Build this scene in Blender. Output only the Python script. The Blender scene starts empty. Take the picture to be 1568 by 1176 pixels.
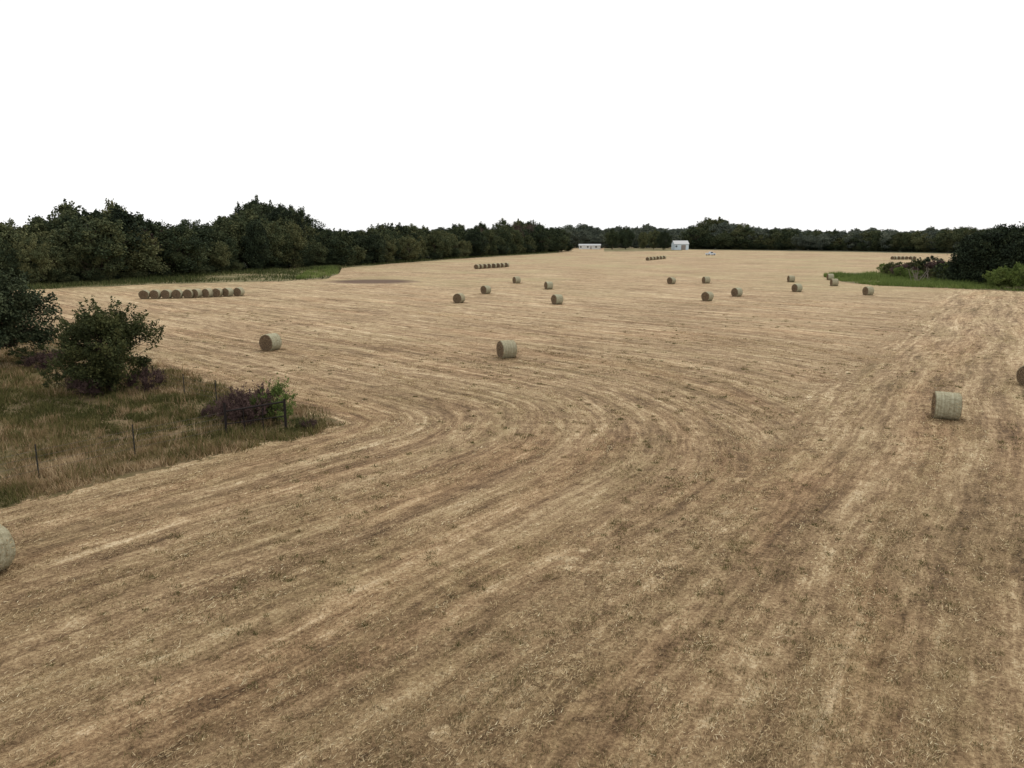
import bpy, math, numpy as np
from mathutils import Vector, Matrix
rng = np.random.default_rng(7)
sc = bpy.context.scene
sc.view_settings.view_transform='Standard'
try: sc.view_settings.look='None'
except Exception: pass
sc.view_settings.exposure=0

# ---------------------------------------------------------------- terrain and surveying
CAMH=9.4; FPX=1150.0; PITCH=math.radians(10.83)
SP,CP=math.sin(PITCH),math.cos(PITCH)
def hgt(x,y):
    s=np.clip(np.asarray(y,float)-50,0,850)
    s=np.where(s<60,s*s/120.0,s-30)
    return 0.0048*s
def ray(px,py):
    a=(px-784)/FPX; v=(588-py)/FPX
    return np.array([a, CP+v*SP, -SP+v*CP])
def survey(px,py):
    """sight line from the drone to the terrain -> ground point in metres"""
    d=ray(px,py); t=5.0
    while t<3000:
        p=d*t
        if CAMH+p[2]<=float(hgt(p[0],p[1])): break
        t*=1.01
    lo,hi=t/1.01,t
    for _ in range(25):
        m=(lo+hi)/2
        if CAMH+d[2]*m<=float(hgt(0,d[1]*m)): hi=m
        else: lo=m
    p=d*hi
    return np.array([p[0],p[1],float(hgt(p[0],p[1]))])
def height_to(P,py):
    d=ray(784,py)
    return CAMH+d[2]/d[1]*P[1]-P[2]

# ---------------------------------------------------------------- mesh helpers
def mesh_from(name,V,F,mats,tint=None,midx=None,smooth=False):
    V=np.asarray(V,np.float32); F=np.asarray(F,np.int32)
    m=bpy.data.meshes.new(name)
    m.vertices.add(len(V)); m.vertices.foreach_set('co',V.ravel())
    n,k=F.shape
    m.loops.add(n*k); m.loops.foreach_set('vertex_index',F.ravel())
    m.polygons.add(n)
    m.polygons.foreach_set('loop_start',np.arange(0,n*k,k,dtype=np.int32))
    m.polygons.foreach_set('loop_total',np.full(n,k,np.int32))
    for mt in mats: m.materials.append(mt)
    if midx is not None: m.polygons.foreach_set('material_index',np.asarray(midx,np.int32))
    m.update(calc_edges=True)
    if tint is not None:
        at=m.attributes.new('tint','FLOAT','FACE'); at.data.foreach_set('value',np.asarray(tint,np.float32))
    m.polygons.foreach_set('use_smooth',np.full(n,bool(smooth)))
    return m
def obj(name,mesh,loc=(0,0,0),parent=None,rot=(0,0,0),scale=(1,1,1)):
    o=bpy.data.objects.new(name,mesh); sc.collection.objects.link(o)
    o.location=loc; o.rotation_euler=rot; o.scale=scale
    if parent: o.parent=parent
    return o
class Q:
    def __init__(s): s.V=[];s.F=[];s.T=[];s.M=[];s.n=0
    def add(s,V,F,t,m):
        V=np.asarray(V,float);F=np.asarray(F,int)
        s.V.append(V); s.F.append(F+s.n); s.n+=len(V)
        s.T.append(np.broadcast_to(np.asarray(t,float),(len(F),))); s.M.append(np.full(len(F),m))
    def tube(s,p0,p1,r0,r1,m=0,t=.5,n=7,caps=True):
        p0=np.array(p0,float);p1=np.array(p1,float);d=p1-p0;d/=np.linalg.norm(d)+1e-9
        a=np.cross(d,[0,0,1.]) if abs(d[2])<.95 else np.cross(d,[1.,0,0]); a/=np.linalg.norm(a); b=np.cross(d,a)
        th=np.arange(n)*2*np.pi/n
        c=np.cos(th)[:,None]*a+np.sin(th)[:,None]*b
        V=np.vstack([p0+c*r0,p1+c*r1]); i=np.arange(n); j=(i+1)%n
        s.add(V,np.stack([i,j,j+n,i+n],1),t,m)
    def box(s,c,sz,m=0,t=.5):
        c=np.array(c,float);sz=np.array(sz,float)/2
        V=np.array([[x,y,z] for x in(-1,1) for y in(-1,1) for z in(-1,1)])*sz+c
        s.add(V,[[0,1,3,2],[4,6,7,5],[0,4,5,1],[2,3,7,6],[0,2,6,4],[1,5,7,3]],t,m)
    def leaves(s,C,size,t,m,r,elong=1.6,up=0):
        n=len(C); u=r.normal(size=(n,3)); u[:,2]+=up; u/=np.linalg.norm(u,axis=1)[:,None]
        w=r.normal(size=(n,3)); v=np.cross(u,w); v/=np.linalg.norm(v,axis=1)[:,None]
        sz=(size*r.uniform(.6,1.4,n))[:,None]
        V=np.stack([C-u*sz*elong/2,C+v*sz/2,C+u*sz*elong/2,C-v*sz/2],1).reshape(-1,3)
        s.add(V,np.arange(4*n).reshape(-1,4),t,m)
    def mesh(s,name,mats,smooth=False):
        return mesh_from(name,np.vstack(s.V),np.vstack(s.F),mats,np.concatenate(s.T),np.concatenate(s.M),smooth)

# ---------------------------------------------------------------- node helpers
class NT:
    def __init__(s,name):
        s.mat=bpy.data.materials.new(name); s.mat.use_nodes=True; s.t=s.mat.node_tree
        s.b=s.t.nodes['Principled BSDF']; s.out=s.t.nodes['Material Output']
        s.b.inputs['Roughness'].default_value=.9
        s.b.inputs['Specular IOR Level'].default_value=.1
    def n(s,ty,**k):
        x=s.t.nodes.new(ty)
        for a,b in k.items(): setattr(x,a,b)
        return x
    def put(s,sock,v):
        if hasattr(v,'node'): s.t.links.new(v,sock)
        else: sock.default_value=v
    def M(s,op,a,b=0.0,c=0.0,clamp=False):
        x=s.n('ShaderNodeMath',operation=op,use_clamp=clamp)
        s.put(x.inputs[0],a); s.put(x.inputs[1],b); s.put(x.inputs[2],c); return x.outputs[0]
    def xyz(s,a,b,c=0.0):
        x=s.n('ShaderNodeCombineXYZ')
        for i,v in enumerate((a,b,c)): s.put(x.inputs[i],v)
        return x.outputs[0]
    def noise(s,vec,scale,detail=3,rough=.55):
        x=s.n('ShaderNodeTexNoise'); s.put(x.inputs['Vector'],vec)
        x.inputs['Scale'].default_value=scale;x.inputs['Detail'].default_value=detail;x.inputs['Roughness'].default_value=rough
        return x.outputs['Fac']
    def ramp(s,f,stops):
        x=s.n('ShaderNodeValToRGB'); s.put(x.inputs[0],f); e=x.color_ramp.elements
        while len(e)<len(stops): e.new(.5)
        for i,(p,c) in enumerate(stops):
            e[i].position=p; e[i].color=(*c,1) if len(c)==3 else c
        return x.outputs[0]
    def mix(s,f,a,b,bt='MIX'):
        x=s.n('ShaderNodeMix',data_type='RGBA',blend_type=bt)
        s.put(x.inputs['Factor'],f)
        for k,v in ((6,a),(7,b)):
            if not hasattr(v,'node') and len(v)==3: v=(*v,1)
            s.put(x.inputs[k],v)
        return x.outputs[2]
    def pos(s): return s.n('ShaderNodeNewGeometry').outputs['Position']
    def attr(s,nm='tint'): return s.n('ShaderNodeAttribute',attribute_name=nm).outputs['Fac']
    def rnd(s): return s.n('ShaderNodeObjectInfo').outputs['Random']
    def objc(s): return s.n('ShaderNodeTexCoord').outputs['Object']
    def bump(s,h,st,dist):
        x=s.n('ShaderNodeBump'); x.inputs['Strength'].default_value=st;x.inputs['Distance'].default_value=dist
        s.put(x.inputs['Height'],h); s.t.links.new(x.outputs[0],s.b.inputs['Normal'])
    def col(s,c): 
        if not hasattr(c,'node') and len(c)==3: c=(*c,1)
        s.put(s.b.inputs['Base Color'],c)
def flat(name,c,rough=.6,metal=0,var=.25,sc_=3.0):
    k=NT(name); n=k.noise(k.objc(),sc_,4)
    k.col(k.mix(n,tuple(x*(1-var) for x in c),tuple(min(1,x*(1+var)) for x in c)))
    k.b.inputs['Roughness'].default_value=rough;k.b.inputs['Metallic'].default_value=metal
    return k.mat
def leafmat(name,stops,trans=.2,rv=.35):
    k=NT(name)
    f=k.M('ADD',k.M('MULTIPLY',k.attr(),1-rv),k.M('MULTIPLY',k.rnd(),rv))
    c=k.ramp(f,stops); k.col(c)
    if trans>0:
        tr=k.n('ShaderNodeBsdfTranslucent'); k.t.links.new(c,tr.inputs[0])
        mx=k.n('ShaderNodeMixShader'); mx.inputs[0].default_value=trans
        k.t.links.new(k.b.outputs[0],mx.inputs[1]);k.t.links.new(tr.outputs[0],mx.inputs[2]);k.t.links.new(mx.outputs[0],k.out.inputs[0])
    return k.mat
LEAF=leafmat('leaf_green',[(0,(.02,.03,.019)),(.3,(.042,.058,.03)),(.6,(.085,.096,.045)),(1,(.17,.165,.075))],0,.55)
LEAFD=leafmat('leaf_dark',[(0,(.014,.021,.014)),(.5,(.032,.045,.024)),(1,(.08,.095,.048))],0)
LEAFFAR=leafmat('leaf_far_haze',[(0,(.065,.08,.07)),(.5,(.105,.125,.095)),(1,(.17,.185,.13))],0)  # aerial haze painted into the leaf colour: bluer, greyer and paler
LEAFN=leafmat('leaf_olive',[(0,(.022,.028,.013)),(.4,(.05,.06,.024)),(.75,(.09,.095,.036)),(1,(.16,.15,.06))],.15)
LEAFY=leafmat('leaf_bright',[(0,(.055,.08,.02)),(.5,(.12,.165,.045)),(1,(.21,.25,.08))])
LEAFR=leafmat('leaf_brown_purple',[(0,(.035,.022,.02)),(.4,(.085,.055,.05)),(.75,(.13,.085,.075)),(1,(.22,.15,.13))])
BARK=flat('bark',(.09,.07,.055),.9,0,.4)
WEED=leafmat('weed_blade',[(0,(.058,.063,.02)),(.35,(.12,.11,.04)),(.55,(.19,.148,.066)),(.75,(.29,.195,.11)),(1,(.47,.36,.22))],0,0)
GREENW=leafmat('verge_blade',[(0,(.03,.042,.015)),(.45,(.075,.09,.032)),(.7,(.14,.14,.055)),(1,(.27,.22,.12))],0,0)
STRAW=leafmat('straw',[(0,(.12,.082,.044)),(.35,(.27,.19,.106)),(.7,(.48,.37,.21)),(1,(.73,.63,.42))],0,0)

# ---------------------------------------------------------------- world + sun
az=math.radians(28); el=math.radians(50)
w=bpy.data.worlds.new('World'); sc.world=w; w.use_nodes=True
nt=w.node_tree; bg=nt.nodes['Background']
sky=nt.nodes.new('ShaderNodeTexSky'); sky.sky_type='NISHITA'; sky.sun_disc=False
sky.sun_elevation=el; sky.sun_rotation=az; sky.dust_density=3
tc=nt.nodes.new('ShaderNodeTexCoord'); mp=nt.nodes.new('ShaderNodeMapping'); mp.inputs['Scale'].default_value=(1,1,4); mp.inputs['Location'].default_value=(3.1,1.2,0)
nz=nt.nodes.new('ShaderNodeTexNoise'); nz.inputs['Scale'].default_value=1.8; nz.inputs['Detail'].default_value=5
cr=nt.nodes.new('ShaderNodeValToRGB'); cr.color_ramp.elements[0].position=.25; cr.color_ramp.elements[0].color=(.82,.82,.82,1)
cr.color_ramp.elements[1].position=.46; cr.color_ramp.elements[1].color=(1,1,1,1)
mx=nt.nodes.new('ShaderNodeMix'); mx.data_type='RGBA'; mx.inputs[7].default_value=(11.2,11.2,11.2,1)
L=nt.links
L.new(tc.outputs['Generated'],mp.inputs[0]);L.new(mp.outputs[0],nz.inputs['Vector']);L.new(nz.outputs['Fac'],cr.inputs[0])
L.new(cr.outputs[0],mx.inputs['Factor']);L.new(sky.outputs[0],mx.inputs[6]);L.new(mx.outputs[2],bg.inputs[0])
bg.inputs[1].default_value=.1
sd_=Vector((math.sin(az)*math.cos(el),math.cos(az)*math.cos(el),math.sin(el)))
sl=bpy.data.lights.new('sun','SUN'); sl.energy=1.5; sl.angle=math.radians(11); sl.color=(1,.93,.82)
so=obj('sun',sl,(0,0,60)); so.rotation_euler=(-sd_).to_track_quat('-Z','Y').to_euler()

# ---------------------------------------------------------------- ground
C0=np.array([-8.6,38.2]); N1=np.array([.795,-.607]); N2=np.array([.69,.724]); N3=np.array([.84,-.54])
def fld(x,y):
    rx=x-C0[0]; ry=y-C0[1]
    a=rx*N1[0]+ry*N1[1]; b=rx*N2[0]+ry*N2[1]; a2=rx*N3[0]+ry*N3[1]
    sd=np.hypot(np.maximum(a,0),np.maximum(b,0))+np.minimum(np.maximum(a,b),0)
    D=np.where(a2>20,a2,sd)
    g=np.stack([np.where((a>0),np.maximum(a,0),0)*N1[0]+np.maximum(b,0)*N2[0],
                np.maximum(a,0)*N1[1]+np.maximum(b,0)*N2[1]],-1)
    g/=np.linalg.norm(g,axis=-1,keepdims=True)+1e-6
    g=np.where((a2>20)[...,None],N3,g)
    return sd,D,g
SOIL=survey(572,431)
k=NT('field_stubble'); P=k.pos()
sx=k.n('ShaderNodeSeparateXYZ'); k.put(sx.inputs[0],P); X,Y=sx.outputs[0],sx.outputs[1]
w1=k.M('MULTIPLY',k.M('SUBTRACT',k.noise(P,.05,2),.5),7.0)
w2=k.M('MULTIPLY',k.M('SUBTRACT',k.noise(P,.6,2),.5),.6)
wp=k.M('ADD',w1,w2)
rx=k.M('SUBTRACT',X,float(C0[0])); ry=k.M('SUBTRACT',Y,float(C0[1]))
def dot(n): return k.M('ADD',k.M('MULTIPLY',rx,float(n[0])),k.M('MULTIPLY',ry,float(n[1])))
a=dot(N1); b=dot(N2); a2=dot(N3)
ap=k.M('MAXIMUM',a,0.0); bp=k.M('MAXIMUM',b,0.0)
ln=k.M('SQRT',k.M('ADD',k.M('MULTIPLY',ap,ap),k.M('MULTIPLY',bp,bp)))
sd=k.M('ADD',ln,k.M('MINIMUM',k.M('MAXIMUM',a,b),0.0))
n4=k.noise(P,1.5,5,.72); n5=k.noise(P,10,3,.75); n6=k.noise(P,.07,3,.6)
reg=k.M('ADD',k.M('SUBTRACT',a2,20.0),k.M('ADD',k.M('MULTIPLY',k.M('SUBTRACT',n4,.5),18.),k.M('MULTIPLY',k.M('SUBTRACT',n6,.5),12.)))
reg=k.M('ADD',k.M('MULTIPLY',reg,1.5),.5,clamp=True)
Lg=k.M('SUBTRACT',b,a)
Ds=k.M('ADD',k.M('ADD',k.M('MULTIPLY',sd,k.M('SUBTRACT',1.,reg)),k.M('MULTIPLY',a2,reg)),k.M('MULTIPLY',wp,.35))
def st(fd,fl,det=3,r=.6,z=0.0): return k.noise(k.xyz(k.M('MULTIPLY',Ds,fd),k.M('MULTIPLY',Lg,fl),z),1.0,det,r)
s1=st(.42,.03,2); s2=st(1.3,.07,3,.6,5.); s3=st(3.8,.26,3,.7,9.); s4=st(2.2,.6,4,.72,14.)
wave=k.M('SINE',k.M('ADD',k.M('MULTIPLY',Ds,2.3),k.M('MULTIPLY',s1,5.)))
acc=k.M('ADD',.51,k.M('MULTIPLY',wave,.025))
for nn,am in ((s1,.38),(s2,.8),(s3,.85),(s4,.75),(n4,.8),(n5,1.1),(n6,.35)):
    acc=k.M('ADD',acc,k.M('MULTIPLY',k.M('SUBTRACT',nn,.5),am))
c=k.ramp(acc,[(.10,(.08,.054,.031)),(.34,(.20,.137,.077)),(.52,(.32,.23,.132)),(.68,(.45,.342,.20)),(.9,(.68,.57,.38))])
rf=k.M('MULTIPLY',k.M('SUBTRACT',k.noise(k.xyz(k.M('MULTIPLY',Ds,.3),k.M('MULTIPLY',Lg,.05),20.),1.0,2),.47),3.0,clamp=True)
c=k.mix(k.M('MULTIPLY',rf,.6),c,(1.0,.85,.79),'MULTIPLY')
gf=k.M('MULTIPLY',k.M('SUBTRACT',k.noise(k.xyz(k.M('MULTIPLY',Ds,.4),k.M('MULTIPLY',Lg,.07),40.),1.0,4,.7),.47),3.5,clamp=True)
gf=k.M('MULTIPLY',gf,k.M('MULTIPLY',k.M('SUBTRACT',n4,.32),2.2,clamp=True))
c=k.mix(k.M('MULTIPLY',gf,.7),c,(.255,.225,.10))
fy=k.M('MULTIPLY',k.M('SUBTRACT',Y,110.),1/60.,clamp=True)
fg=k.M('MULTIPLY',k.M('SUBTRACT',k.noise(P,.022,4,.65),.47),6.,clamp=True)
c=k.mix(k.M('MULTIPLY',k.M('MULTIPLY',fy,fg),.55),c,(.33,.29,.15))
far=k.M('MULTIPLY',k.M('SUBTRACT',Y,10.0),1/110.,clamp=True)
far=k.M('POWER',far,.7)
c=k.mix(far,k.mix(1.0,c,(.72,.68,.65),'MULTIPLY'),k.mix(1.0,c,(1.04,1.04,1.08),'MULTIPLY'))  # stubble shade painted into albedo: darker near the camera, lighter far off
dx=k.M('MULTIPLY',k.M('SUBTRACT',X,float(SOIL[0])),1/13.); dy=k.M('MULTIPLY',k.M('SUBTRACT',Y,float(SOIL[1])),1/11.)
dd=k.M('ADD',k.M('MULTIPLY',dx,dx),k.M('MULTIPLY',dy,dy))
sm=k.M('SUBTRACT',1.15,k.M('ADD',dd,k.M('MULTIPLY',n6,.6)),clamp=True)
c=k.mix(k.M('MULTIPLY',sm,1.6,clamp=True),c,(.12,.08,.056))
pc=k.ramp(k.M('ADD',k.M('MULTIPLY',n4,.6),k.M('MULTIPLY',n6,.5)),[(.3,(.055,.047,.02)),(.5,(.11,.088,.04)),(.62,(.165,.12,.066)),(.8,(.23,.165,.10))])
pm=k.M('LESS_THAN',k.M('ADD',sd,k.M('MULTIPLY',k.M('SUBTRACT',n4,.5),3.)),.0)
c=k.mix(pm,c,pc)
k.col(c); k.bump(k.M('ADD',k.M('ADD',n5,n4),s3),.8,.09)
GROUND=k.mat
def sp(lo,hi,n,s):
    u=np.linspace(math.asinh(lo/s),math.asinh(hi/s),n); return np.sinh(u)*s
gx=sp(-2600,2600,260,30); gy=sp(-150,3200,330,40)
GX,GY=np.meshgrid(gx,gy); V=np.stack([GX,GY,hgt(GX,GY)],-1).reshape(-1,3)
nx=len(gx); I=(np.arange(len(gy)-1)[:,None]*nx+np.arange(nx-1)[None]).ravel()
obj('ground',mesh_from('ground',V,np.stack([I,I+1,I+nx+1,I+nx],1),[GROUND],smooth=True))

# ---------------------------------------------------------------- straw litter and stubble
def vn(x,y,s,seed):
    """smooth value noise"""
    r=np.random.default_rng(seed).uniform(0,1,(64,64)); X_=x/s+1000; Y_=y/s+1000
    i=np.floor(X_).astype(int); j=np.floor(Y_).astype(int); fx=X_-i; fy_=Y_-j
    fx=fx*fx*(3-2*fx); fy_=fy_*fy_*(3-2*fy_); A=lambda a,b: r[a%64,b%64]
    return (A(i,j)*(1-fx)+A(i+1,j)*fx)*(1-fy_)+(A(i,j+1)*(1-fx)+A(i+1,j+1)*fx)*fy_
def blades(name,P0,dirv,length,width,tint,mat):
    n=len(P0); d=dirv/np.linalg.norm(dirv,axis=1)[:,None]
    r=rng.normal(size=(n,3)); s=np.cross(d,r); s/=np.linalg.norm(s,axis=1)[:,None]
    wv=s*width[:,None]/2
    V=np.stack([P0-wv,P0+wv,P0+d*length[:,None]],1).reshape(-1,3)
    return obj(name,mesh_from(name,V,np.arange(3*n).reshape(-1,3),[mat],tint))
tab=rng.uniform(0,1,4000)
def band(D): return .6*np.interp(D/1.1+500,np.arange(4000),tab)+.4*np.interp(D/.35+1500,np.arange(4000),tab)
def scatter(n,y0,y1):
    y=y0*(y1/y0)**rng.uniform(0,1,n)
    return rng.uniform(-1,1,n)*(y*.80+3),y
x,y=scatter(560000,8.5,75)
s_,D_,g_=fld(x,y); D_=D_+vn(x,y,9,21)*3; bb=band(D_)
keep=(s_>.2)&(rng.uniform(0,1,len(x))<.10+bb**1.5*1.05)
x,y,D_,g_,bb=x[keep],y[keep],D_[keep],g_[keep],bb[keep]; n=len(x)
up=rng.uniform(0,1,n)<.5
tan=np.stack([-g_[:,1],g_[:,0],np.zeros(n)],1)*rng.choice([-1,1],n)[:,None]
dv=tan*.8+rng.normal(size=(n,3))*[.7,.7,.12]
dv[:,2]=np.where(up,rng.uniform(1.,3,n),np.abs(dv[:,2])*.6)
ln_=np.where(up,rng.uniform(.04,.11,n),rng.uniform(.05,.17,n))
wd=np.clip(y*.0007,.009,.03)*rng.uniform(.7,1.3,n)
tt=np.clip(rng.normal(.24,.17,n)+bb*.38-(up*.06)-np.clip(30-y,0,20)*.005,0,1)
z=hgt(x,y)+np.where(up,0,rng.uniform(.005,.04,n))
blades('stubble',np.stack([x,y,z],1),dv,ln_,wd,tt,STRAW)
# straw wisps left along the windrows
nc=11500; x,y=scatter(nc,9,120); s_,D_,g_=fld(x,y); D_=D_+vn(x,y,9,21)*3; bb=band(D_)
keep=(s_>.8)&(rng.uniform(0,1,nc)<.06+bb**3*2.2); x,y,g_=x[keep],y[keep],g_[keep]
m_=34; n=len(x); sz=rng.gamma(2.,.08,n)+.05
al=rng.normal(size=(n,m_))*(sz*2.8)[:,None]; ac=rng.normal(size=(n,m_))*(sz*.6)[:,None]
T=np.stack([-g_[:,1],g_[:,0]],1)
xx=(x[:,None]+al*T[:,:1]+ac*g_[:,:1]).ravel(); yy=(y[:,None]+al*T[:,1:]+ac*g_[:,1:]).ravel()
n2=len(xx); dv=np.repeat(np.c_[T,np.zeros(n)],m_,0)*.8+rng.normal(size=(n2,3))*[.6,.6,.25]; dv[:,2]=np.abs(dv[:,2])
tt=np.clip(np.repeat(rng.uniform(.25,.8,n),m_)+rng.normal(0,.14,n2),0,1)
blades('straw_litter',np.stack([xx,yy,hgt(xx,yy)+rng.uniform(.01,.06,n2)],1),dv,rng.uniform(.05,.17,n2),np.clip(yy*.0009,.012,.04),tt,STRAW)
# regrowth tufts
nc=4800; x,y=scatter(nc,9,100); s_,D_,g_=fld(x,y)
pt=(vn(x,y,7,31)-.5)*3+rng.normal(0,.4,nc)
keep=(s_>.5)&(pt>.3); x,y=x[keep],y[keep]; m_=26; n=len(x); sg=rng.gamma(2,.06,n)[:,None]+.04
xx=(x[:,None]+rng.normal(size=(n,m_))*sg).ravel(); yy=(y[:,None]+rng.normal(size=(n,m_))*sg).ravel(); n2=len(xx)
dv=rng.normal(size=(n2,3))*[.6,.6,.3]; dv[:,2]=rng.uniform(.5,1.5,n2)
blades('grass_tufts',np.stack([xx,yy,hgt(xx,yy)],1),dv,rng.uniform(.05,.13,n2),np.clip(yy*.0009,.012,.04),np.clip(np.repeat(rng.uniform(.05,.6,n),m_)+rng.normal(0,.12,n2),0,1),WEED)

# ---------------------------------------------------------------- rough pasture weeds (fenced corner)
n=420000
u=rng.uniform(0,1,n)
y=18*(95/18)**u; x=-rng.uniform(.05,1.0,n)*(y*.95+2)
cl=vn(x,y,1.1,1)*1.2+vn(x,y,.45,2)*.8-1.
edge=(vn(x,y,2.2,3)-.5)*2.+(vn(x,y,.7,4)-.5)*1.2
s_,D_,g_=fld(x,y); keep=(s_<edge-.1+rng.exponential(.25,n)*.6)&(rng.uniform(0,1,n)<.65+cl)
x,y,s_,cl=x[keep],y[keep],s_[keep],cl[keep]; n=len(x)
dv=rng.normal(size=(n,3))*[.45,.45,.2]; dv[:,2]=rng.uniform(.6,1.4,n)
hh=rng.uniform(.10,.38,n)*(1+.8*cl)
patch=(vn(x,y,6,5)-.5)*1.2+(vn(x,y,2.1,6)-.5)*.8+(vn(x,y,.8,8)-.5)*.5
tt=np.clip(.43+patch*.75+rng.normal(0,.15,n)+(s_>-1.0)*.14+np.clip((y-36)*.008,-.12,.25),0,1)
blades('pasture_grass',np.stack([x,y,hgt(x,y)],1),dv,hh,np.clip(y*.0011,.02,.07)*rng.uniform(.6,1.4,n),tt,WEED)
nc=1500; y=20*(90/20)**rng.uniform(0,1,nc); x=-rng.uniform(.05,1.0,nc)*(y*.95+2); s_,D_,g_=fld(x,y)
keep=(s_<-.3)&((vn(x,y,5,9)>.45)|(s_>-1.5)); x,y=x[keep],y[keep]; n=len(x); m_=40; sg=rng.uniform(.12,.45,n)[:,None]
xx=(x[:,None]+rng.normal(size=(n,m_))*sg).ravel(); yy=(y[:,None]+rng.normal(size=(n,m_))*sg).ravel(); n2=len(xx)
dv=rng.normal(size=(n2,3))*[.28,.28,.1]; dv[:,2]=1
hm=np.repeat(rng.uniform(.35,.75,n),m_)
blades('tall_weeds',np.stack([xx,yy,hgt(xx,yy)],1),dv,hm*rng.uniform(.6,1.1,n2),np.clip(yy*.001,.02,.06),np.clip(np.repeat(rng.choice([.2,.4,.66,.8],n),m_)+rng.normal(0,.12,n2),0,1),WEED)

# ---------------------------------------------------------------- trees
def crown_tree(name,seed,H=12.,R=4.2,z0=.06,ncl=60,nl=260,ls=.24,lm=LEAF,cone=0.,trunk=True,cr=(.08,.16),tr=.02,shoots=45,sl_=.07,zc0=.86):
    r=np.random.default_rng(seed); q=Q()
    p=np.array([0,0,-.1]); q_r=H*tr; pts=[p]
    for i in range(4):
        p2=p+np.array([r.normal(0,.02*H),r.normal(0,.02*H),H*.2]); q.tube(p,p2,q_r,q_r*.72,0,n=8); p=p2; q_r*=.72; pts.append(p)
    for i in range(ncl+shoots):
        d=r.normal(size=3); d/=np.linalg.norm(d); rad=r.uniform(.25,1)**.45
        if i>=ncl: 
            d[2]=abs(d[2])*.9 if r.uniform()<.75 else d[2]; d/=np.linalg.norm(d); rad=1.0
        zc=(z0+1)/2; zz=d[2]*rad*(1-z0)/2*zc0
        w_=1-cone*np.clip((zz+.4),0,1)
        ph=math.atan2(d[1],d[0])
        lob=1+.25*math.sin(3*ph+seed)+.15*math.sin(5*ph+2*seed); vz=1+.10*math.sin(2*ph+3*seed)
        cpos=np.array([d[0]*rad*R*w_*lob,d[1]*rad*R*w_*lob,H*(zc+zz*vz)])
        if r.uniform()<.5:
            b0=pts[min(4,max(1,int(cpos[2]/H/.2)-1))]; q.tube(b0,cpos,H*tr*.35,H*tr*.06,0,n=5)
        t0=r.uniform(.05,.9)
        if i<ncl:
            rc=H*r.uniform(*cr)*(.8 if zz>.3 else 1)
            n_=int(nl*r.uniform(.6,1.3)); dd=r.normal(size=(n_,3)); dd/=np.linalg.norm(dd,axis=1)[:,None]
            rr=rc*r.uniform(.1,1,n_)**.55*(1+r.exponential(.16,n_))
            Cc=cpos+dd*rr[:,None]*[1,1,.8]
        else:
            n_=int(nl*.22); dr=d*[1,1,.8]+[0,0,.45]+r.normal(0,.25,3); dr/=np.linalg.norm(dr)
            s_=r.uniform(-.5,1,n_)*H*sl_*r.uniform(.6,1.5)
            Cc=cpos+dr*s_[:,None]+r.normal(size=(n_,3))*(H*.02*(1.3-s_/(H*sl_*1.5)))[:,None].clip(.004*H)
        Cc[:,2]=np.maximum(Cc[:,2],.05)
        t=np.clip(t0+r.normal(0,.18,len(Cc)),0,1)
        q.leaves(Cc,ls,t,1,r)
    return q.mesh(name,[BARK,lm])
var=[]; varD=[]; varF=[]
for i in range(8):
    kw=dict(R=[4.2,5.,3.4,4.6,4.,5.2,3.,4.4][i],z0=[.02,.04,.0,.05,.03,.0,.0,.05][i],cone=[.2,.0,.45,.1,.3,.0,.5,.0][i],cr=[(.08,.16),(.07,.14),(.07,.15),(.09,.17),(.06,.13),(.08,.15),(.06,.14),(.06,.12)][i])
    m=crown_tree('woodland_tree',10+i,**kw); var.append(m)
    m2=m.copy(); m2.materials[1]=LEAFD; varD.append(m2)
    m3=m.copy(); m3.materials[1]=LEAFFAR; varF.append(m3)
bare=crown_tree('bare_tree',77,R=3.2,z0=.25,ncl=90,nl=26,ls=.18,lm=LEAFR,tr=.022)
def empty(name,loc=(0,0,0)):
    o=bpy.data.objects.new(name,None); sc.collection.objects.link(o); o.location=loc; return o
def place(mesh,nm,P,H,par=None,wide=1.,base=12.):
    s=H/base
    return obj(nm,mesh,tuple(P),par,(0,0,rng.uniform(0,6.28)),(s*wide,s*wide,s))
TL=empty('distant_treeline')
bl=np.array([(-400,450),(-100,444),(0,441),(100,436),(200,430),(300,421),(400,413),(520,408),(640,399),(760,391),(862,385)],float)
tl=np.array([(-400,325),(-100,333),(0,330),(60,327),(100,330),(130,322),(170,312),(205,320),(260,330),(325,351),(345,334),(365,328),(410,312),(455,318),(478,328),(500,335),(545,350),(590,339),(650,344),(720,342),(780,343),(828,333),(850,346),(870,350)],float)
def line(bl,tl,x0,x1,step,rows,meshes,tag,depth=(-.75,.65),wide=(1.,1.5),hj=.12):
    x=x0
    while x<x1:
        Pb=survey(x,np.interp(x,bl[:,0],bl[:,1]))
        for r_ in range(rows):
            dd=r_*rng.uniform(6,10); jx=rng.normal(0,1.5)
            P_=Pb+np.array([depth[0]*dd+jx,depth[1]*dd+rng.normal(0,1.5),0]); P_[2]=float(hgt(P_[0],P_[1]))
            Hh=height_to(Pb,np.interp(x,tl[:,0],tl[:,1]))
            Hh*=min(1.12,1.03-abs(rng.normal(0,hj))+(rng.uniform()<.12)*.12) if r_ else rng.uniform(.5,.92)
            if rng.uniform()<.06 and tag=='L': mm=bare
            else: mm=meshes[rng.integers(len(meshes))]
            place(mm,'tree',P_,Hh,TL,rng.uniform(*wide)*min(1.,13/max(Hh,6))**.5)
        dist=np.linalg.norm(Pb[:2])
        x+=step/dist*FPX
line(bl,tl,-400,870,4.4,3,var+varD[:4],'L',hj=.18,wide=(.85,1.3))
line(bl,np.c_[bl[:,0],bl[:,1]-20],-400,870,2.6,1,var[:5]+varD[:4],'S',wide=(1.4,2.4))
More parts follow.
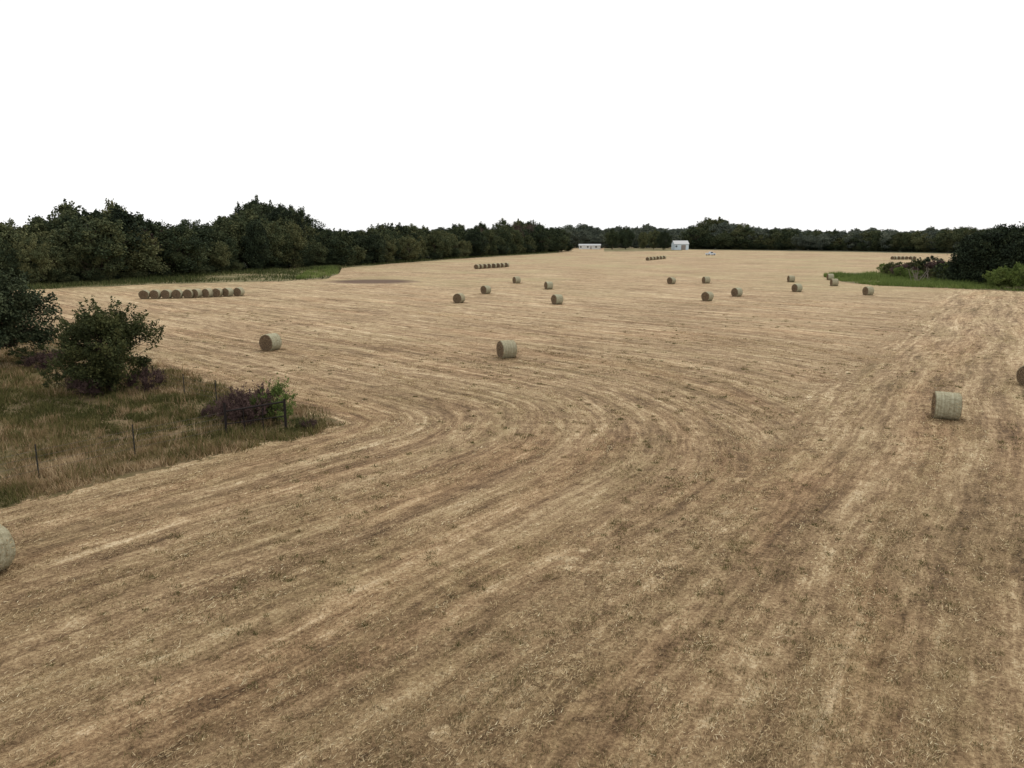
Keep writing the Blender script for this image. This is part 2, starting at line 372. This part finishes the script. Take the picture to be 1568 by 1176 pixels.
bf=np.array([(840,380),(1080,380)],float); tf=np.array([(840,348),(880,344),(900,341),(930,347),(960,349),(990,345),(1010,349),(1060,350),(1080,348)],float)
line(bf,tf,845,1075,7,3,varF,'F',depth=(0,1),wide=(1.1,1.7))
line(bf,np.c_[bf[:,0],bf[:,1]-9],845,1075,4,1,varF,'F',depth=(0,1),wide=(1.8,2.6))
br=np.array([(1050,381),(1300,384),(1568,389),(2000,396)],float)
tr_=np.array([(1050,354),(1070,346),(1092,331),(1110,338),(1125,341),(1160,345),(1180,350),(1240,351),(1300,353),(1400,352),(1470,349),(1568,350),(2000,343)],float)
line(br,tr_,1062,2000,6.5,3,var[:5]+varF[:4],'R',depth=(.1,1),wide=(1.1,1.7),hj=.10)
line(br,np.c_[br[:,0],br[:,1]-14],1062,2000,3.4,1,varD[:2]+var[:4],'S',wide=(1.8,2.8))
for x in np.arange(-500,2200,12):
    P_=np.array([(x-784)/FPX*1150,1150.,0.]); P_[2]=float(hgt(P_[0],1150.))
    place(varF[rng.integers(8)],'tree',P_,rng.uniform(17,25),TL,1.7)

def T(nm,mesh,px,pb,pt,wide=1.):
    P_=survey(px,pb); return place(mesh,nm,P_,height_to(P_,pt),None,wide)
for px,pt,w_,v_ in ((408,302,.8,1),(384,311,.7,5),(440,311,.75,7),(466,320,.75,3)):
    T('oak_tree',varD[v_],px,407,pt,w_)
for px,pb,pt,w_ in ((938,382,350,.8),(958,382,347,.8),(985,381,354,.8),(1001,382,351,.8)): T('yard_tree',var[int(px)%5],px,pb,pt,w_)
T('shade_tree',varD[1],1016,383,353,.8)
for px,pb,pt,w_ in ((1478,436,362,1.),(1500,437,350,1.),(1528,438,343,1.05),(1556,438,346,1.1),(1590,440,340,1.1),(1640,440,338,1.2),(1700,443,345,1.2),(1515,432,350,1.2),(1570,430,342,1.2)):
    T('thicket_tree',varD[int(px)%6],px,pb,pt,w_)
brush=[crown_tree('brush',200+i,H=4,R=2.6,z0=.0,ncl=26,nl=190,ls=.14,lm=l_,tr=.012,cr=(.10,.22)) for i,l_ in enumerate((LEAFN,LEAFR,LEAFD,LEAFY))]
for px,pb,pt,kk,w_ in ((1356,421,403,3,1.),(1370,424,401,0,1.2),(1386,426,403,1,1.2),(1402,426,398,0,1.),(1417,426,393,2,1.1),(1432,427,399,1,1.3),(1448,430,402,3,1.),(1462,434,398,2,1.1),(1530,442,410,3,1.1),(1560,444,403,3,1.),(1378,428,408,3,1.),(1424,430,411,0,1.1),(1400,430,413,3,1.1)):
    P_=survey(px,pb); place(brush[kk],'brush_shrub',P_,height_to(P_,pt),None,w_,4.)
q=Q(); r=np.random.default_rng(5)
for i in range(14):
    b0=np.array([r.normal(0,1.5),r.normal(0,.5),.2]); t0=b0+[r.normal(0,1.2),r.normal(0,.6),r.uniform(1.,2.6)]
    q.tube(b0,t0,.07,.035,0,n=5); q.tube(t0,t0+[r.normal(0,.7),0,r.uniform(0,.8)],.035,.012,0,n=5); q.tube(t0,t0+[r.normal(0,.9),0,r.uniform(-.2,.6)],.03,.01,0,n=5)
obj('dead_branches',q.mesh('dead_branches',[flat('deadwood',(.28,.24,.2))]),tuple(survey(1408,432)))

# near trees and shrubs on the left
P_=survey(168,602); Hh=height_to(P_,470)
near1=crown_tree('elm_tree',34,H=5.4,R=2.25,z0=.02,ncl=95,nl=260,ls=.095,lm=LEAFN,cone=.12,cr=(.06,.12),tr=.018,shoots=150,sl_=.13,zc0=.84)
o=obj('elm_tree',near1,tuple(P_),None,(0,0,1.1),(1.04,1.04,Hh/5.3))
P_=survey(-14,560); Hh=height_to(P_,414)
near2=crown_tree('cedar_tree',32,H=7.2,R=3.1,z0=.02,ncl=110,nl=300,ls=.12,lm=LEAFD,cone=.15,cr=(.07,.13),tr=.018,shoots=120,sl_=.1)
obj('cedar_tree',near2,tuple(P_),None,(0,0,.4),(1.12,1.12,Hh/7.1))
P_=survey(-140,580); obj('cedar_tree',near2,tuple(P_),None,(0,0,3.4),(1.1,1.1,1.05))
sh=[crown_tree('shrub',60+i,H=1.5,R=[1.3,1.1,.6][i],z0=0,ncl=[55,40,22][i],nl=[110,90,100][i],ls=.048,lm=[LEAFR,LEAFN,LEAFY][i],tr=.012,cr=(.06,.17),shoots=[90,40,40][i],sl_=.2) for i in range(3)]
def S(kk,px,pb,pt,wide=1.,nm='shrub'):
    P_=survey(px,pb); place(sh[kk],nm,P_,height_to(P_,pt),None,wide,1.5)
S(0,372,646,596,.72,'bramble_bush'); S(0,352,648,610,.7,'bramble_bush'); S(1,416,649,614,.7,'bramble_bush'); S(0,400,646,592,.7,'bramble_bush'); S(0,385,652,612,.7,'bramble_bush')
S(2,431,649,584,.75,'sapling'); S(2,396,650,608,.6,'sapling')
S(1,105,600,548,.9,'shrub'); S(0,140,606,572,1.,'shrub'); S(0,228,600,564,.8,'shrub'); S(0,90,560,537,1.2); S(1,45,560,528,1.2); S(2,205,600,572,.6); S(0,70,566,540,1.)
S(1,458,656,638,.8,'weed_clump');S(0,474,657,642,.9,'weed_clump'); S(0,322,640,622,.7,'weed_clump')

# ---------------------------------------------------------------- verges
vk=NT('verge_ground'); vk.col(vk.ramp(vk.noise(vk.pos(),.12,6,.75),[(.32,(.07,.078,.035)),(.48,(.15,.135,.065)),(.62,(.24,.19,.11)),(.75,(.30,.24,.15))]))
VERGE=vk.mat
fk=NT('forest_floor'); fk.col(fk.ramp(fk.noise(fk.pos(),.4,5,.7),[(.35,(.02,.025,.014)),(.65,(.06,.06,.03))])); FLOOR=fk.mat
def strip(name,inner,outer,N=80,Mm=8,z=.05,mat=None):
    V=[]
    for i in range(N+1):
        t=i/N
        A=np.array([np.interp(t,np.linspace(0,1,len(inner)),inner[:,j]) for j in(0,1)])
        B=np.array([np.interp(t,np.linspace(0,1,len(outer)),outer[:,j]) for j in(0,1)])
        wob=(float(vn(np.array(A[0]),np.array(A[1]),9.,11))-.5)*5*np.linalg.norm(A)/170
        dn=(B-A)/(np.linalg.norm(B-A)+1e-6); A=A+dn*wob
        for j in range(Mm+1):
            p=A+(B-A)*j/Mm; V.append((p[0],p[1],float(hgt(p[0],p[1]))+z))
    I=(np.arange(N)[:,None]*(Mm+1)+np.arange(Mm)[None]).ravel()
    obj(name,mesh_from(name,V,np.stack([I,I+Mm+1,I+Mm+2,I+1],1),[mat or VERGE],smooth=True))
def weeds(name,inner,outer,n,h0,h1,mean=.45,wd=.14,mat=GREENW,ba=1.,bb_=1.3):
    t=rng.uniform(0,1,n); s=rng.beta(ba,bb_,n)*1.04-.02
    A=np.stack([np.interp(t,np.linspace(0,1,len(inner)),inner[:,j]) for j in(0,1)],1)
    B=np.stack([np.interp(t,np.linspace(0,1,len(outer)),outer[:,j]) for j in(0,1)],1)
    p=A+(B-A)*s[:,None]; cl=(vn(p[:,0],p[:,1],4.,12)+vn(p[:,0],p[:,1],14.,13)-1.)
    kp=rng.uniform(0,1,n)<.6+cl*1.2; p=p[kp]; cl=cl[kp]; n=len(p)
    dv=rng.normal(size=(n,3))*[.4,.4,.1]; dv[:,2]=1
    blades(name,np.c_[p,hgt(p[:,0],p[:,1])],dv,rng.uniform(h0,h1,n)*(1+.8*cl).clip(.3),np.full(n,wd)*rng.uniform(.6,1.4,n),np.clip(mean-.5*cl+rng.normal(0,.18,n),0,1),mat)
inn=np.array([survey(*p)[:2] for p in [(-400,454),(-100,448),(50,444),(130,440),(215,436),(340,432),(430,431),(500,427),(520,419),(522,411),(600,404),(680,398),(760,393),(858,387)]])
outp=np.array([survey(*p)[:2] for p in [(-400,450),(-100,444),(50,440),(130,435),(215,430),(340,419),(430,412),(500,409.5),(520,409),(522,408.5),(600,403),(680,397),(760,391.5),(858,385.5)]])
strip('grass_verge',inn,outp)
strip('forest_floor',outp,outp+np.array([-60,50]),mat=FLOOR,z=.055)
weeds('verge_weeds',inn,outp+np.array([-6,5]),80000,.3,1.2,.45,.16,ba=1.5,bb_=.8)
gi=np.array([survey(*p)[:2] for p in [(455,428),(500,424),(518,420)]]); go=np.array([survey(*p)[:2] for p in [(470,416),(495,412),(516,411)]])
weeds('green_weeds',gi,go,9000,.4,1.2,.75,.2,LEAFY)
inn2=np.array([survey(*p)[:2] for p in [(1262,424),(1290,431),(1340,437),(1450,441),(1568,446),(1750,452)]])
out2=np.array([survey(*p)[:2] for p in [(1262,420),(1290,418),(1340,418),(1450,420),(1568,425),(1750,430)]])
strip('grass_strip',inn2,out2,40); weeds('grass_weeds',inn2,out2,52000,.4,1.2,.6,.15,LEAFY)
inn3=np.array([survey(*p)[:2] for p in [(925,385.5),(1045,383.5)]]); out3=np.array([survey(*p)[:2] for p in [(925,380),(1045,380)]])
strip('lawn',inn3,out3,20)
inn4=np.array([survey(*p)[:2] for p in [(1058,382.5),(1300,386),(1568,391),(2000,398)]]); 
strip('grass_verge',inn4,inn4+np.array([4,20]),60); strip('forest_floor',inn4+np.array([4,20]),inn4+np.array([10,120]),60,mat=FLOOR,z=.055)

# ---------------------------------------------------------------- hay bales
k=NT('bale_netwrap'); oc=k.objc(); s=k.n('ShaderNodeSeparateXYZ'); k.put(s.inputs[0],oc)
rings=k.noise(k.xyz(k.M('MULTIPLY',s.outputs[0],9.),0.,0.),1.,3,.7)
nn=k.noise(oc,9,6,.75)
c=k.ramp(k.M('ADD',k.M('MULTIPLY',rings,.65),k.M('MULTIPLY',nn,.5)),[(.38,(.12,.11,.065)),(.54,(.28,.27,.18)),(.72,(.50,.495,.37))])
k.col(k.mix(k.M('MULTIPLY',k.rnd(),.4),c,(.27,.22,.14))); k.bump(k.M('ADD',nn,rings),.7,.04); WRAP=k.mat
k=NT('bale_end'); oc=k.objc(); s=k.n('ShaderNodeSeparateXYZ'); k.put(s.inputs[0],oc)
rad=k.M('SQRT',k.M('ADD',k.M('POWER',s.outputs[1],2.),k.M('POWER',s.outputs[2],2.)))
wv=k.M('SINE',k.M('ADD',k.M('MULTIPLY',rad,62.),k.M('MULTIPLY',k.noise(oc,3,3),9.)))
nn=k.noise(oc,16,6,.75)
fa=k.M('ADD',k.M('MULTIPLY',wv,.07),nn)
k.col(k.ramp(fa,[(.3,(.05,.034,.022)),(.5,(.12,.085,.056)),(.72,(.28,.21,.135))])); k.bump(fa,.8,.04); ENDM=k.mat
def bale_mesh(seed):
    r=np.random.default_rng(seed); q=Q(); R=.75; Lh=.62; n=44
    prof=[(-Lh-.0,.06),(-Lh-.015,.25),(-Lh,.45),(-Lh-.01,.62),(-Lh+.015,.70),(-Lh+.06,.745),(-Lh*.6,.755),(-.12,.75),(.15,.757),(Lh*.6,.75),(Lh-.06,.742),(Lh-.015,.70),(Lh+.01,.62),(Lh,.45),(Lh+.015,.25),(Lh,.06)]
    th=np.arange(n)*2*np.pi/n; wob=.014*np.sin(3*th+seed)+.012*np.sin(5*th+2*seed)
    V=[]
    for x_,rr in prof:
        rad=rr*(1+wob)+r.normal(0,.007,n); yy=np.cos(th)*rad*1.02; zz=np.sin(th)*rad; zz=np.maximum(zz,-.69)
        V.append(np.stack([np.full(n,x_)+r.normal(0,.008,n),yy,zz],1))
    V=np.vstack(V); F=[];Mi=[]
    for a_ in range(len(prof)-1):
        i=np.arange(n); j=(i+1)%n
        F.append(np.stack([a_*n+i,a_*n+j,(a_+1)*n+j,(a_+1)*n+i],1))
        Mi.append(1 if (a_<4 or a_>=len(prof)-5) else 0)
    for f_,m_ in zip(F,Mi): q.F.append(f_); q.T.append(np.full(len(f_),.5)); q.M.append(np.full(len(f_),m_))
    q.V.append(V); q.n=len(V)
    for e,o_ in ((-Lh-.004,0),(Lh+.004,(len(prof)-1)*n)):
        idx=o_+np.arange(n); c_=q.n; q.V.append(np.array([[e,0,0]])); q.n+=1
        q.F.append(np.stack([idx[::2],idx[1::2],np.roll(idx,-2)[::2],np.full(n//2,c_)],1)); q.T.append(np.full(n//2,.5)); q.M.append(np.full(n//2,1))
    m_=900; th=r.uniform(0,6.28,m_); rr=r.uniform(.1,.76,m_); sx_=r.choice([-1,1],m_)
    q.leaves(np.stack([sx_*(Lh+.01),np.cos(th)*rr,np.maximum(np.sin(th)*rr,-.7)],1),.022,r.uniform(.1,.6,m_),2,r,5)
    m_=500; th=r.uniform(0,6.28,m_)
    q.leaves(np.stack([r.uniform(-Lh,Lh,m_),np.cos(th)*.765,np.maximum(np.sin(th)*.76,-.7)],1),.018,r.uniform(.2,.8,m_),2,r,5)
    m_=900; q.leaves(np.stack([r.uniform(-.9,.9,m_),r.normal(0,.55,m_),np.full(m_,-.68)],1),.03,r.uniform(.0,.5,m_),2,r,5)
    return q.mesh('hay_bale',[WRAP,ENDM,STRAW])
bm=[bale_mesh(i) for i in range(4)]
def bale(px,pb,al,s=1.0):
    P_=survey(px,pb); P_=P_+np.array([P_[0],P_[1],0])/np.linalg.norm(P_[:2])*.45
    phi=math.atan2(P_[0],P_[1])
    obj('hay_bale',bm[rng.integers(4)],(P_[0],P_[1],float(hgt(P_[0],P_[1]))+.68*s),None,(0,0,math.radians(al)-phi),(s,s,s))
for b_ in ((415,537,48),(776,549,24),(1447,643,8),(853,466,35),(703,464,62),(744,450,45),(791,434,30),(840,443,25),(1083,461,55),(1128,454,50),(1028,435,50),(1081,434,30),(1211,432,20),(1220,447,45),(1271,429,15),(1277,438,20),(1329,452,40),(1580,592,60),(-30,890,40)):
    bale(*b_)
def rowb(x0,y0,x1,y1,n,al):
    for i in range(n):
        t=i/(n-1); bale(x0+(x1-x0)*t+rng.normal(0,.5),y0+(y1-y0)*t,al+rng.normal(0,7))
rowb(222,458,290,456.5,5,66); rowb(302,456,366,453.5,5,60); 
rowb(730,412,776,409,8,66); rowb(992,399,1017,396.5,6,66); rowb(1366,397.5,1400,397.5,7,70)

# ---------------------------------------------------------------- fence and brace
RUST=flat('rusted_pipe',(.022,.018,.017),.8,.0,.4); TP=flat('fence_post_paint',(.035,.035,.03),.7); WIRE=flat('wire',(.10,.09,.085),.6,.3)
A=survey(347,666); B=survey(438,659)
br_=empty('fence_brace',tuple((A+B)/2)); mid=(A+B)/2
q=Q(); hh=1.6
for p in (A,B): q.tube(p-mid-[0,0,.1],p-mid+[0,0,hh],.06,.06,0,n=10)
obj('posts',q.mesh('posts',[RUST],True),parent=br_)
q=Q()
q.tube(A-mid+[0,0,hh-.42],B-mid+[0,0,hh-.12],.045,.045,0,n=8); q.tube(A-mid+[0,0,.55],B-mid+[0,0,.75],.025,.025,0,n=8)
for t in (.3,.62):
    p=A+(B-A)*t-mid; q.tube(p+[0,0,.0],p+[0,0,hh-.35],.02,.02,0,n=6)
obj('rails',q.mesh('rails',[RUST],True),parent=br_)
fe=empty('wire_fence')
def fence(pts):
    q=Q(); G=[survey(*p) for p in pts]
    for p in G[1:]:
        q.box(p+[0,0,.68],(.055,.014,1.45)); q.box(p+[0,.014,.68],(.014,.04,1.45))
    obj('posts',q.mesh('posts',[TP]),parent=fe)
    q=Q()
    for p0,p1 in zip(G[:-1],G[1:]):
        for z_ in (.35,.62,.9,1.15):
            m_=(p0+p1)/2+[0,0,z_-.02]; q.tube(p0+[0,0,z_],m_,.005,.005,0,n=4); q.tube(m_,p1+[0,0,z_],.005,.005,0,n=4)
    obj('wires',q.mesh('wires',[WIRE]),parent=fe)
fence([(347,666),(207,697),(60,732),(-140,780)])
fence([(438,659),(385,634),(332,618),(283,607),(236,592),(170,576),(100,560),(20,545)])

# ---------------------------------------------------------------- farm buildings
WHITE=flat('white_siding',(.62,.62,.60),.6,0,.05); ROOF=flat('roof_metal',(.40,.41,.42),.5,.0,.1); GLASS=flat('window_glass',(.03,.035,.04),.15); BLUE=flat('pale_metal_siding',(.55,.64,.71),.5,0,.05); TRIM=flat('trim',(.25,.22,.2),.6)
def house(nm,px,pb,Lx,Ly,Hw,Hr,wall,yaw,win,doors,roof=None):
    P_=survey(px,pb); e=empty(nm,tuple(P_)); e.rotation_euler=(0,0,yaw)
    q=Q(); q.box((0,0,Hw/2),(Lx,Ly,Hw))
    for s_ in(-1,1):
        q.add([(s_*Lx/2,-Ly/2,Hw),(s_*Lx/2,Ly/2,Hw),(s_*Lx/2,.02,Hw+Hr),(s_*Lx/2,-.02,Hw+Hr)],[[0,1,2,3]],.5,0)
    obj('walls',q.mesh('walls',[wall]),parent=e)
    q=Q(); ov=.35
    for s_ in(-1,1):
        y0=s_*(Ly/2+ov); z0=Hw-ov*Hr/(Ly/2)
        V=[(-Lx/2-ov,y0,z0+.03),(Lx/2+ov,y0,z0+.03),(Lx/2+ov,0,Hw+Hr+.03),(-Lx/2-ov,0,Hw+Hr+.03)]
        V+=[(a_,b_,c_+.12) for a_,b_,c_ in V]
        q.add(V,[[0,1,2,3],[4,5,6,7],[0,1,5,4],[0,3,7,4],[1,2,6,5]],.5,0)
    obj('roof',q.mesh('roof',[roof or ROOF]),parent=e)
    q=Q()
    for x_ in win:
        for s_ in (-1,1): q.box((x_,s_*(Ly/2+.02),Hw*.6),(1.1,.06,1.0),1); q.box((x_,s_*(Ly/2+.01),Hw*.6),(1.3,.05,1.2),0)
    for x_,w_,h_ in doors: q.box((x_,-Ly/2-.02,h_/2),(w_,.07,h_),0)
    obj('windows_and_doors',q.mesh('wd',[TRIM,GLASS]),parent=e)
house('mobile_home',903,381.5,17,5,2.9,1.0,WHITE,-.12,(-7,-1.5,5),((1,1,2.1),),ROOF)
house('metal_shed',1041,382.6,11,7,4.4,2.3,BLUE,.12,(-4.,),((1.5,3.5,3.6),))

# ---------------------------------------------------------------- pickup truck
P_=survey(1088,391); tk=empty('pickup_truck',tuple(P_)); tk.rotation_euler=(0,0,math.radians(25))
PAINT=flat('truck_paint',(.55,.6,.66),.3,0,.05); RUB=flat('tyre',(.02,.02,.02),.8)
def bev(o,w=.06):
    m=o.modifiers.new('b','BEVEL'); m.width=w; m.segments=3; m.limit_method='ANGLE'
def prism(pts,wd,mat,nm,par,b=.06,yo=0.):
    n=len(pts); V=[(x_,-wd/2+yo,z_) for x_,z_ in pts]+[(x_,wd/2+yo,z_) for x_,z_ in pts]
    F=[list(range(n)),list(range(n,2*n))[::-1]]+[[i,i+n,(i+1)%n+n,(i+1)%n] for i in range(n)]
    m=bpy.data.meshes.new(nm); m.from_pydata(V,[],F); m.materials.append(mat); m.update()
    o=obj(nm,m,parent=par); bev(o,b); return o
prism([(-2.8,.45),(2.7,.45),(2.75,.95),(2.6,1.1),(1.2,1.2),(-2.8,1.2)],1.9,PAINT,'body',tk)
prism([(-.75,1.2),(1.25,1.2),(.6,1.85),(-.55,1.88)],1.65,PAINT,'cab',tk)
prism([(-.6,1.27),(1.05,1.27),(.55,1.75),(-.5,1.78)],1.69,GLASS,'side_windows',tk,.01)
prism([(-2.7,1.2),(-.9,1.2),(-.9,1.22),(-2.7,1.22)],1.6,RUB,'bed',tk,.005)
q=Q()
for x_ in(-1.8,1.8):
    for y_ in(-.9,.9):
        q.tube((x_,y_-.12,.4),(x_,y_+.12,.4),.4,.4,0,n=20)
        for s_ in(-.12,.12): q.tube((x_,y_+s_,.4),(x_,y_+s_*1.02,.4),.4,.01,0,n=20); q.tube((x_,y_+s_*1.05,.4),(x_,y_+s_*1.1,.4),.22,.01,1,n=16)
obj('wheels',q.mesh('wheels',[RUB,ROOF]),parent=tk)

# ---------------------------------------------------------------- camera
cd=bpy.data.cameras.new('camera'); cd.sensor_width=36; cd.lens=FPX/1568*36; cd.clip_end=8000; cd.clip_start=.1
co=obj('camera',cd,(0,0,CAMH)); co.rotation_euler=(math.pi/2-PITCH,0,0); sc.camera=co
